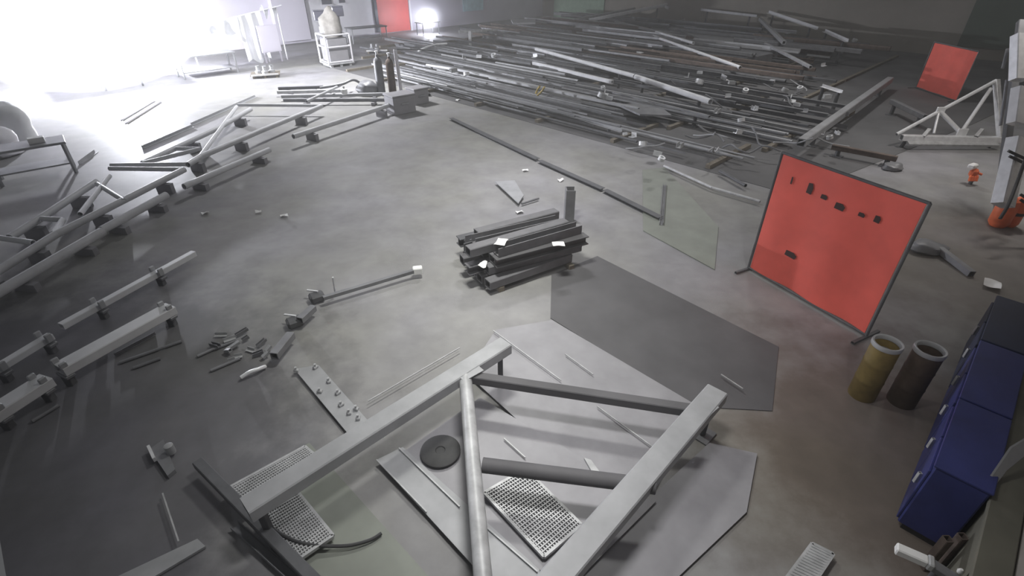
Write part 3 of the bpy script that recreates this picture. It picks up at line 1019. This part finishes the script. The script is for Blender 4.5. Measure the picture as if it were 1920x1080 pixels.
MK = [(.13, .84, .03, .12), (.28, .83, .1, .17), (.40, .81, .11, .07), (.53, .79, .16, .1), (.68, .79, .1, .06), (.78, .80, .09, .1), (.30, .28, .22, .1)]  # last mark is shade painted low on the curtain, the others are print
screen((1402, 506), (1622, 634), 2.25, 'big red welding screen with smudged dark print along its top', MK)
screen((1716, 166), (1792, 192), 1.85, 'small red welding screen standing far behind the truss bracket', [])

# ================================================================== drums, blue cabinets, right edge
def drum(px, py, z, r, h, m, label):
    c = P(px, py, h)
    root = tag(empty('open_drum', (c.x, c.y, 0)), label, 'drum')
    b = Vector((c.x, c.y, 0))
    put('body', g_lathe(b, [(r * .97, 0), (r, .02), (r, h * .32), (r * 1.03, h * .34), (r, h * .36), (r, h * .64), (r * 1.03, h * .66), (r, h * .68), (r, h - .02), (r * .93, h - .02), (r * .9, h * .55), (.01, h * .5)], 32, closed=False), m, root)
    put('rim', g_lathe(b + Vector((0, 0, h - .03)), [(r * .86, 0), (r * 1.05, 0), (r * 1.07, .03), (r * 1.03, .06), (r * .9, .055), (r * .84, .03), (r * .86, 0)], 32, closed=False), 'steel_light', root)
    put('coil', g_lathe(b + Vector((0, 0, h * .5)), [(r * .3, 0), (r * .75, 0), (r * .8, h * .2), (r * .72, h * .36), (r * .36, h * .36), (r * .3, h * .2), (r * .3, 0)], 24, closed=False), 'steel_mid', root)


drum(1664, 645, 0, .165, .88, 'yellow', 'yellow open drum with pale rim below the big red screen')
drum(1744, 657, 0, .165, .88, 'brown', 'dark brown open drum with pale rim near the blue cabinets')


def cabinet(u0, u1, va, vb, h, m, label, nd):
    c = UV((u0 + u1) / 2, (va + vb) / 2)
    root = tag(empty('tool_cabinet', c), label, 'cabinet')
    rz = math.radians(45)
    put('body', g_box(c + Vector((0, 0, .08)), u1 - u0, abs(vb - va), h - .08, rz, .015), m, root)
    put('plinth', g_box(c, (u1 - u0) - .06, abs(vb - va) - .1, .08, rz), 'rubber', root)
    wd = (u1 - u0) / nd
    for k in range(nd):
        cu = u0 + wd * (k + .5)
        dr = put('door', g_box(UV(cu, va + .012, .12), wd - .03, .025, h - .2, rz, .006), m, root)
        hp = UV(cu - wd * .3, va + .05, h * .6)
        put('handle', g_bar(hp, hp + Vector((0, 0, .14)), .03, .03, 'box'), 'galv', dr)
    put('top_lip', g_box(c + Vector((0, 0, h)), (u1 - u0) + .02, abs(vb - va) + .03, .03, rz, .008), m, root)


cabinet(5.0, 6.2, -.62, -1.04, .95, 'blue', 'nearest blue tool cabinet along the right wall', 2)
cabinet(6.25, 7.6, -.62, -1.04, .95, 'blue', 'middle blue tool cabinet along the right wall', 2)
cabinet(7.65, 9.0, -.62, -1.04, .95, 'blue_dark', 'farthest dark navy tool cabinet along the right wall', 2)
wb = UV(5.6, -1.17)
root = tag(empty('wall_bench', wb), 'low olive bench along the right wall behind the blue cabinets', 'bench')
put('bench_top', g_box(wb + Vector((0, 0, .84)), 8.4, .24, .06, math.radians(45), .01), 'bench_olive', root)
for k in range(7):
    q = UV(1.6 + 1.32 * k, -1.17)
    put('leg', g_box(q, .08, .2, .84, math.radians(45)), 'bench_olive', root)
    if k < 6:
        put('front_panel', g_box(UV(1.6 + 1.32 * (k + .5), -1.09, .05), 1.22, .02, .78, math.radians(45), .005), 'bench_olive', root)
# pale sheet leaning by the cabinets, at the right edge
ls = [PD(x, y, 4.70) for x, y in ((1839, 937), (1852, 898), (1893, 838), (1926, 818), (1926, 846), (1884, 880), (1857, 916))]
put('leaning_sheet', (ls + [q + Vector((.012, -.01, .0)) for q in ls], [tuple(range(7)), tuple(range(13, 6, -1))] + [(k, 7 + k, 7 + (k + 1) % 7, (k + 1) % 7) for k in range(7)]), 'steel_light', label='pale ragged sheet leaning on the blue cabinets at the right picture edge', cat='sheet', smooth=False)
# white box lamp at the bottom right
c = P(1705, 1045, .75)
root = tag(empty('work_lamp', (c.x, c.y, 0)), 'white boxy work lamp on a stand at the bottom right', 'lamp')
rz = math.radians(-32)
put('lamp_head', g_box(c, .22, .085, .075, rz, .01), 'paper', root)
R = Matrix.Rotation(rz, 3, 'Z')
put('bracket', g_box(c + R @ Vector((.13, 0, .0)), .045, .11, .08, rz, .01), 'galv', root)
put('arm', g_bar(c + R @ Vector((.14, 0, .03)), c + R @ Vector((.36, -.02, -.02)), .09, .06, 'box'), 'steel_mid', root)
put('stand', g_bar(Vector((c.x, c.y, 0)) + R @ Vector((.2, 0, 0)), c + R @ Vector((.2, 0, .0)), .06, kind='tube'), 'steel_dark', root)
put('foot', g_box(Vector((c.x, c.y, 0)) + R @ Vector((.2, 0, 0)), .4, .4, .03, rz, .008), 'steel_dark', root)
put('knob', g_lathe(c + R @ Vector((.33, .04, .03)), [(.018, 0), (.022, .02), (.012, .045)], 10), 'paper', root)
# pair of pale posts below the cabinets
for k, (x, y) in enumerate(((1778, 1010), (1806, 1005))):
    c = P(x, y, .5)
    put('stub_post', g_bar((c.x, c.y, 0), (c.x, c.y, .5), .07, kind='box'), 'rust', label=('left' if k == 0 else 'right') + ' of two short brown posts near the nearest blue cabinet', cat='post')

# triangular frame leaning back beyond the big red screen
dpt = 15.4
def B_(x, y, k=0):
    return PD(x, y, dpt + k)


root = tag(empty('truss_bracket', P(1780, 268)), 'bright triangular truss bracket with a thick bottom beam', 'bracket')
put('bottom_beam', g_bar(B_(1690, 258), B_(1880, 262), .17, .17, 'box'), 'bright', root)
put('lower_flange', g_bar(B_(1700, 266), B_(1868, 268), .07, .3, 'flat', up=(0, 1, .4)), 'galv', root)
put('top_member', g_bar(B_(1681, 252), B_(1868, 151), .1, kind='tube'), 'bright', root)
put('king_post', g_bar(B_(1868, 150), B_(1876, 262), .14, kind='box'), 'galv', root)
for a, b, w_ in (((1761, 207), (1751, 250), .07), ((1762, 208), (1800, 247), .12), ((1803, 247), (1858, 166), .1)):
    put('web', g_bar(B_(*a), B_(*b), w_, kind='tube'), 'bright', root)
put('gusset', g_box(B_(1762, 208) - Vector((0, .03, .12)), .26, .05, .24, 0, .01), 'bright', root)
put('gusset', g_box(B_(1803, 247) - Vector((0, .03, .1)), .3, .05, .2, 0, .01), 'bright', root)
for x in (1739, 1838):
    put('lug', g_bar(B_(x - 8, 256, -.1), B_(x + 4, 242, -.1), .1, .06, 'box'), 'galv', root)
for x in (1700, 1866):
    p = B_(x, 262)
    put('prop', g_bar((p.x, p.y, p.z), (p.x, p.y + .1, 0), .08, kind='box'), 'steel_dark', root)

# pale panelled post with black straps and the orange guard at its foot
root = tag(empty('panel_column', P(1886, 408)), 'pale panelled column with black straps at the right edge', 'column')
fa, fb = PD(1884, 402, 10.7), PD(1906, 272, 10.5)
put('lower_panel', g_bar(PD(1880, 385, 10.5), PD(1909, 262, 10.5), .42, .24, 'box', .02, up=(0, 1, .5)), 'bright', root)
put('upper_panel', g_bar(PD(1903, 232, 10.8), PD(1912, 165, 10.8), .24, .2, 'box', .02, up=(0, 1, .5)), 'primer', root)
put('top_panel', g_bar(PD(1911, 150, 11), PD(1914, 66, 11), .32, .2, 'box', .02, up=(0, 1, .5)), 'bright', root)
put('core_post', g_bar(PD(1870, 412, 11.1), PD(1915, 40, 11.6), .14, kind='box'), 'steel_dark', root)
for (x, y, dx, dy) in ((1906, 290, 30, 14), (1908, 300, 30, 14), (1926, 372, 24, 14), (1926, 382, 24, 14)):
    put('strap', g_bar(PD(x - dx / 2, y - dy / 2, 10.3), PD(x + dx / 2, y + dy / 2, 10.3), .05, .05, 'flat'), 'rubber', root)
put('cable', g_path(spline([PD(1922, 300, 10.1), PD(1906, 345, 10.1), PD(1890, 385, 10.0), PD(1875, 410, 10.0)]), .03), 'rubber', root)
for k, (a, b) in enumerate((((1889, 92), (1880, 128)), ((1894, 90), (1900, 120)), ((1888, 150), (1876, 235)))):
    put('stay_rod', g_bar(PD(*a, 11.2), PD(*b, 11.2), .06, kind='rod'), 'steel_mid', root)
c = P(1879, 425)
root = tag(empty('orange_guard', (c.x, c.y, 0)), 'orange padded guard at the foot of the pale column', 'guard')
for k, (dx, s) in enumerate(((-.08, .19), (.17, .15))):
    q = Vector((c.x + dx, c.y + .05, 0))
    put('pad', g_lathe(q, [(s * .7, 0), (s, .08), (s * 1.02, .4), (s * .85, .6), (s * .3, .68)], 20), 'orange', root)
put('band', g_lathe(Vector((c.x + .17, c.y + .05, .28)), [(.152, 0), (.165, .02), (.165, .05), (.152, .07)], 20), 'rubber', root)
c = P(1815, 345)
root = tag(empty('work_glove', (c.x, c.y, 0)), 'orange glove with pale cuff on a stub left of the pale column', 'glove')
put('stub', g_bar((c.x + .05, c.y, 0), (c.x + .05, c.y, .22), .09, kind='tube'), 'steel_dark', root)
put('palm', g_box((c.x, c.y, .2), .22, .16, .2, .5, .05), 'orange', root)
for k in range(4):
    b = Vector((c.x - .1 + .06 * k, c.y - .06, .24))
    put('finger', g_path([b, b + Vector((-.04, -.06, -.02)), b + Vector((-.06, -.1, -.1))], .028), 'orange', root)
put('thumb', g_path([Vector((c.x + .1, c.y - .03, .3)), Vector((c.x + .16, c.y - .08, .28))], .03), 'orange', root)
put('cuff', g_box((c.x - .06, c.y + .05, .4), .22, .16, .12, .5, .03), 'paper', root)
put('slanted_stick', g_bar(P(1762, 468, .1), P(1822, 514, .05), .12, kind='box'), 'steel_mid', label='grey bar lying on dark floor right of the big red screen', cat='bar')
p = P(1735, 470)
sack('rag_bundle', (p.x, p.y, 0), .7, .5, .2, 'steel_mid', 'grey rag bundle right of the big red screen', 21, 'bundle')
p = P(1672, 318)
sack('rag_bundle', (p.x, p.y, 0), .5, .4, .2, 'steel_mid', 'grey rag bundle behind the top of the big red screen', 22, 'bundle')

# ================================================================== the stockpile of long steel
rnd = random.Random(77)
LANES = [  # u from, u to, v from, v to, count, width, height, materials, label, kinds
    (13.6, 15.8, 5.0, 25.5, 40, .07, .30, ('steel_mid', 'steel_dark', 'steel_light'), 'thin steel rod in the stockpile row along the walkway', ('rod', 'L')),
    (16.1, 18.6, 4.5, 30.0, 40, .10, .45, ('steel_mid', 'steel_dark', 'steel_dark', 'steel_light'), 'steel tube in the second stockpile row from the walkway', ('box', 'tube')),
    (19.0, 22.4, 4.0, 31.0, 46, .13, .60, ('steel_dark', 'steel_mid', 'steel_dark'), 'long steel profile in the middle of the stockpile', ('box', 'I', 'C', 'L')),
    (22.9, 28.0, 6.0, 31.0, 54, .15, .75, ('steel_dark', 'steel_mid', 'rust'), 'dark steel profile in the rear rows of the stockpile', ('box', 'I', 'tube')),
    (28.5, 37.5, 6.0, 31.0, 60, .18, .9, ('steel_dark', 'steel_mid', 'rust', 'steel_light'), 'steel profile in the hindmost row along the far right wall', ('box', 'I', 'C')),
]
for li, (u0, u1, v0, v1, n, wd, hh, ms, lb, kinds) in enumerate(LANES):
    # timber bearers that carry the row
    vv = v0 + .8
    k = 0
    while vv < v1:
        a, b = UV(u0 - .2, vv, .06), UV(u1 + .2, vv, .06)
        put('timber_bearer', g_bar(a, b, .14, .12, 'flat'), 'wood', label='timber bearer under ' + ('the stockpile row along the walkway', 'the second stockpile row', 'the middle stockpile row', 'the rear stockpile rows', 'the hindmost stockpile row')[li], cat='timber', group='timber bearers of stockpile row %s' % ('one', 'two', 'three', 'four', 'five')[li])
        vv += 3.2
    i = 0
    lay, uu = 0, u0
    nl = 2 if li < 3 else 3
    per = max(1, math.ceil(n / nl))
    gap = (u1 - u0) / per
    for i in range(n):
        lay, col = i % nl, i // nl
        wmax = wd * 1.2
        w_ = wd * rnd.uniform(.8, 1.2)
        L = min(rnd.uniform(5.0, 11.0), v1 - v0 - .2)
        vc = rnd.uniform(v0 + L / 2, v1 - L / 2)
        uu = u0 + gap * (col + .5)
        sk = rnd.uniform(-1, 1) * max(0.0, gap - wmax) / L * .9
        z = .125 + wmax * lay + w_ / 2 + (.1 * lay)
        a = UV(uu - sk * L / 2, vc - L / 2, z)
        b = UV(uu + sk * L / 2, vc + L / 2, z)
        kd, mm = rnd.choice(kinds), rnd.choice(ms)
        word = {'steel_dark': 'dark', 'steel_mid': 'grey', 'steel_light': 'pale', 'rust': 'brown'}[mm] + ' ' + {'rod': 'round rod', 'L': 'angle bar', 'box': 'square tube', 'tube': 'round pipe', 'I': 'flanged beam', 'C': 'channel'}[kd]
        rowname = ('the stockpile row along the walkway', 'the second stockpile row from the walkway', 'the middle row of the stockpile', 'the rear rows of the stockpile', 'the hindmost stockpile row')[li]
        put('stock_bar', g_bar(a, b, w_, kind=kd), mm, label=word + ' in ' + rowname, cat='bar', group='stock bars: ' + word + 's in ' + rowname)

# single bars that stand out in the stockpile
STAND = [((1005, 92), (1190, 143), .17, 'primer', .8, 'tube', 'long bright pipe high on the middle of the stockpile'),
         ((1192, 144), (1332, 191), .2, 'primer', .8, 'tube', 'thick bright pipe continuing the line of the long bright pipe'),
         ((1000, 118), (1148, 154), .14, 'primer', .6, 'box', 'pale tube below the long bright pipe'),
         ((1224, 68), (1388, 127), .16, 'primer', 1.0, 'tube', 'bright pipe in the rear part of the stockpile'),
         ((1154, 41), (1260, 66), .14, 'steel_light', 1.0, 'box', 'grey tube in the rear part behind the bright pipe'),
         ((1230, 60), (1300, 81), .13, 'primer', 1.1, 'box', 'short bright tube beside the rear bright pipe'),
         ((1105, 38), (1250, 9), .2, 'primer', 1.0, 'box', 'pale tube lying across the far end of the stockpile'),
         ((1075, 38), (1190, 16), .16, 'steel_light', 1.0, 'box', 'grey tube beside the crosswise pale tube'),
         ((1315, 18), (1420, 30), .16, 'steel_light', 1.4, 'box', 'thin grey tube near the top of the stockpile'),
         ((1440, 22), (1532, 53), .16, 'primer', 1.4, 'L', 'pale angle bar near the top right of the stockpile'),
         ((1545, 57), (1588, 76), .15, 'primer', 1.4, 'L', 'short pale angle bar at the top right of the stockpile'),
         ((1425, 36), (1470, 80), .18, 'steel_light', 1.3, 'box', 'slanting grey tube near the top right of the stockpile'),
         ((1435, 82), (1520, 126), .12, 'steel_light', 1.1, 'box', 'grey tube right of the pale sheet stack'),
         ((1502, 268), (1668, 150), .24, 'steel_light', .5, 'box', 'broad grey tube lying crosswise behind the big red screen'),
         ((1540, 160), (1578, 172), .1, 'primer', .9, 'L', 'small pale angle bar left of the broad crosswise tube'),
         ((1672, 190), (1735, 220), .16, 'steel_mid', .5, 'box', 'grey bar below the small red screen'),
         ((1560, 275), (1682, 298), .14, 'rust', .3, 'box', 'dark bar behind the top edge of the big red screen'),
         ((800, 122), (880, 135), .12, 'primer', .4, 'tube', 'bright tube at the near left tip of the stockpile'),
         ((930, 118), (1060, 140), .11, 'steel_light', .5, 'box', 'grey tube at the near left part of the stockpile'),
         ((1150, 175), (1330, 220), .12, 'steel_mid', .5, 'box', 'dull tube below the thick bright pipe'),
         ((1000, 195), (1165, 245), .1, 'steel_light', .3, 'L', 'grey angle bar near the walkway side of the stockpile'),
         ]
for a, b, w_, m_, z, kd, lb in STAND:
    z *= .85
    p, q = PS(*a, z), PS(*b, z)
    root = tag(empty('stock_bar', (p.x, p.y, 0)), lb, 'bar')
    put('bar', g_bar(p, q, w_, kind=kd), m_, root)
    d = (q - p).normalized()
    nrm = Vector((-d.y, d.x, 0))
    for k in (.12, .88):
        c = p.lerp(q, k)
        put('prop', g_bar(Vector((c.x, c.y, 0)), Vector((c.x, c.y, c.z - w_ / 2)), .1), 'steel_dark', root)
        put('prop_foot', g_box((c.x, c.y, 0), .3, .3, .03, .78), 'steel_dark', root)
quad([(1240, 48), (1330, 44), (1395, 78), (1335, 78)], .7, .5, 'steel_light', 'sheet_stack', 'pale flat sheet stack in the rear of the stockpile', 'sheet')
quad([(1340, 80), (1400, 76), (1450, 100), (1420, 106)], .7, .5, 'steel_mid', 'sheet_stack', 'grey flat sheet stack right behind the pale one', 'sheet')
quad([(958, 36), (1004, 35), (1004, 42), (962, 43)], .9, .1, 'steel_light', 'sheet_stack', 'small pale sheet at the far left of the stockpile', 'sheet')
quad([(1160, 196), (1225, 190), (1260, 216), (1200, 214)], .4, .06, 'steel_mid', 'sheet_stack', 'grey sheet on the walkway side of the stockpile', 'sheet')

# loose fittings on the stockpile
FIT = [(1127, 183, .3), (1137, 175, .22), (1142, 184, .22), (1131, 166, .16), (1186, 254, .2), (1172, 251, .12), (1205, 273, .2), (1233, 288, .2), (1275, 272, .24), (1239, 300, .16),
       (1200, 97, .3), (1213, 85, .2), (1222, 98, .2), (1287, 142, .3), (1312, 136, .2), (1310, 157, .3), (1360, 146, .3), (1372, 155, .24), (1397, 172, .2), (1365, 180, .18),
       (1345, 208, .24), (1390, 228, .2), (1384, 247, .2), (1415, 203, .24), (1470, 172, .24), (1487, 187, .3), (1494, 196, .2), (1500, 168, .2), (1508, 208, .18), (1551, 181, .24),
       (1476, 64, .26), (1454, 76, .3), (1503, 150, .2), (1601, 78, .26), (1545, 122, .2), (1570, 249, .16), (1556, 260, .16), (1543, 250, .12), (1448, 152, .18), (1370, 107, .2),
       (870, 106, .24), (898, 106, .24), (926, 106, .24), (1002, 105, .24), (850, 132, .3), (875, 142, .24), (1083, 82, .2), (1191, 70, .2), (1250, 16, .3), (1283, 40, .3)]
for k, (x, y, s) in enumerate(FIT):
    z = .55
    c = PS(x, y, z, 38.5)
    a = k * 1.3
    s *= 1.1
    if k % 3 == 0:
        g = g_lathe(c, [(s * .3, 0), (s * .5, 0), (s * .5, s * .5), (s * .3, s * .5), (s * .3, 0)], 12, (.4 * math.cos(a), .4 * math.sin(a), 1), False)
    elif k % 3 == 1:
        g = g_bar(c - Vector((math.cos(a), math.sin(a), 0)) * s * .5, c + Vector((math.cos(a), math.sin(a), .3)) * s * .5, s * .6, kind='L')
    else:
        g = g_bar(c - Vector((math.cos(a), math.sin(a), 0)) * s * .5, c + Vector((math.cos(a), math.sin(a), .1)) * s * .5, s * .5, kind='C')
    put('pipe_fitting', g, 'bright' if k % 4 else 'galv', label='small bright fitting lying loose on the stockpile', cat='fitting', group='fittings on the stockpile')
# tangled wire offcuts where the pile meets the big screen
for k in range(18):
    x, y = rnd.uniform(1240, 1530), rnd.uniform(150, 285)
    c = P(x, y, .3)
    pts = [c]
    a = rnd.uniform(0, 6)
    for j in range(4):
        a += rnd.uniform(-1, 1)
        pts.append(pts[-1] + Vector((math.cos(a) * .3, math.sin(a) * .3, rnd.uniform(-.1, .2))))
    put('wire_offcut', g_path(spline(pts, 3), .025, 6), rnd.choice(['steel_light', 'steel_mid']), label='twisted wire offcut on the near end of the stockpile', cat='wire', group='wire offcuts on the stockpile')
put('yellow_strap', g_path(spline([P(1003, 180, .3), P(1008, 168, .5), P(1012, 162, .7)]), .04), 'gold', label='left yellow strap end on the stockpile', cat='strap')
put('yellow_strap', g_path(spline([P(1005, 182, .3), P(1015, 172, .5), P(1021, 163, .7)]), .04), 'gold', label='right yellow strap end on the stockpile', cat='strap')
put('curved_pipe', g_path(spline([P(780, 100, .3), P(792, 92, .5), P(815, 84, .6), P(838, 82, .6)]), .06), 'bright', label='bright curved pipe near the small arc', cat='pipe')
root = tag(empty('machine_frame', P(878, 90)), 'pale machine frame beyond the left tip of the stockpile', 'frame')
put('upright', g_bar(P(882, 88), P(882, 88) + Vector((0, 0, .9)), .18), 'galv', root)
put('upright', g_bar(P(930, 84), P(930, 84) + Vector((0, 0, .7)), .12), 'galv', root)
put('beam', g_bar(P(862, 88) + Vector((0, 0, .85)), P(932, 82) + Vector((0, 0, .8)), .14), 'galv', root)

# ================================================================== welding fume round the largest arc
def haze():  # thin scatter volume added to lift the dark tones of the hall
    a = [UV(U0 - .1, V0 - .1, -.05), UV(U1 + .1, V0 - .1, -.05), UV(U1 + .1, V1 + .1, -.05), UV(U0 - .1, V1 + .1, -.05)]
    V = a + [p + Vector((0, 0, 7.5)) for p in a]
    m = bpy.data.materials.new('thin added hall haze')
    m.use_nodes = True
    nt = m.node_tree
    nt.nodes.remove(nt.nodes['Principled BSDF'])
    vs = nt.nodes.new('ShaderNodeVolumeScatter')
    vs.inputs['Density'].default_value = .006
    nt.links.new(vs.outputs[0], nt.nodes['Material Output'].inputs['Volume'])
    put('added_hall_haze', (V, [(0, 3, 2, 1), (4, 5, 6, 7), (0, 1, 5, 4), (1, 2, 6, 5), (2, 3, 7, 6), (3, 0, 4, 7)]), m, label='thin grey haze added through the whole hall to lift its darks', cat='haze', kind='stuff', smooth=False)


haze()


def fume(c, sx, sy, sz, dens, label, soft=False):
    bm = bmesh.new()
    bmesh.ops.create_icosphere(bm, subdivisions=4, radius=1)
    bm.verts.index_update()
    V = [Vector(c) + Vector((v.co.x * sx, v.co.y * sy, v.co.z * sz)) for v in bm.verts]
    Fc = [tuple(v.index for v in f.verts) for f in bm.faces]
    bm.free()
    m = bpy.data.materials.new('welding fume')
    m.use_nodes = True
    nt = m.node_tree
    for n in list(nt.nodes):
        if n.type != 'OUTPUT_MATERIAL':
            nt.nodes.remove(n)
    out = nt.nodes[0]
    vs = nt.nodes.new('ShaderNodeVolumeScatter')
    vs.inputs['Color'].default_value = (.97, .97, 1, 1)
    vs.inputs['Density'].default_value = dens
    nt.links.new(vs.outputs[0], out.inputs['Volume'])
    if soft:  # thins out towards its rim
        tc = nt.nodes.new('ShaderNodeTexCoord')
        mp = nt.nodes.new('ShaderNodeMapping')
        mp.inputs['Location'].default_value = (0, 0, -1)
        mp.inputs['Scale'].default_value = (1 / sx, 1 / sy, 1 / sz)
        ln = nt.nodes.new('ShaderNodeVectorMath')
        ln.operation = 'LENGTH'
        mr = nt.nodes.new('ShaderNodeMapRange')
        mr.inputs['From Min'].default_value = 0.0
        mr.inputs['From Max'].default_value = 0.95
        mr.inputs['To Min'].default_value = dens
        mr.inputs['To Max'].default_value = 0.0
        nt.links.new(tc.outputs['Object'], mp.inputs['Vector'])
        nt.links.new(mp.outputs['Vector'], ln.inputs[0])
        nt.links.new(ln.outputs['Value'], mr.inputs['Value'])
        nt.links.new(mr.outputs['Result'], vs.inputs['Density'])
    o = put('fume_cloud', (V, Fc), m, label=label, cat='smoke', kind='stuff')
    return o


fume((A1.x - .4, A1.y - .3, 2.35), 4.1, 4.8, 2.32, .085, 'white welding fume glowing round the largest arc')
fume((A2.x, A2.y, A2.z + .1), 1.5, 1.5, 1.2, .4, 'small violet white fume glowing round the far arc', True)
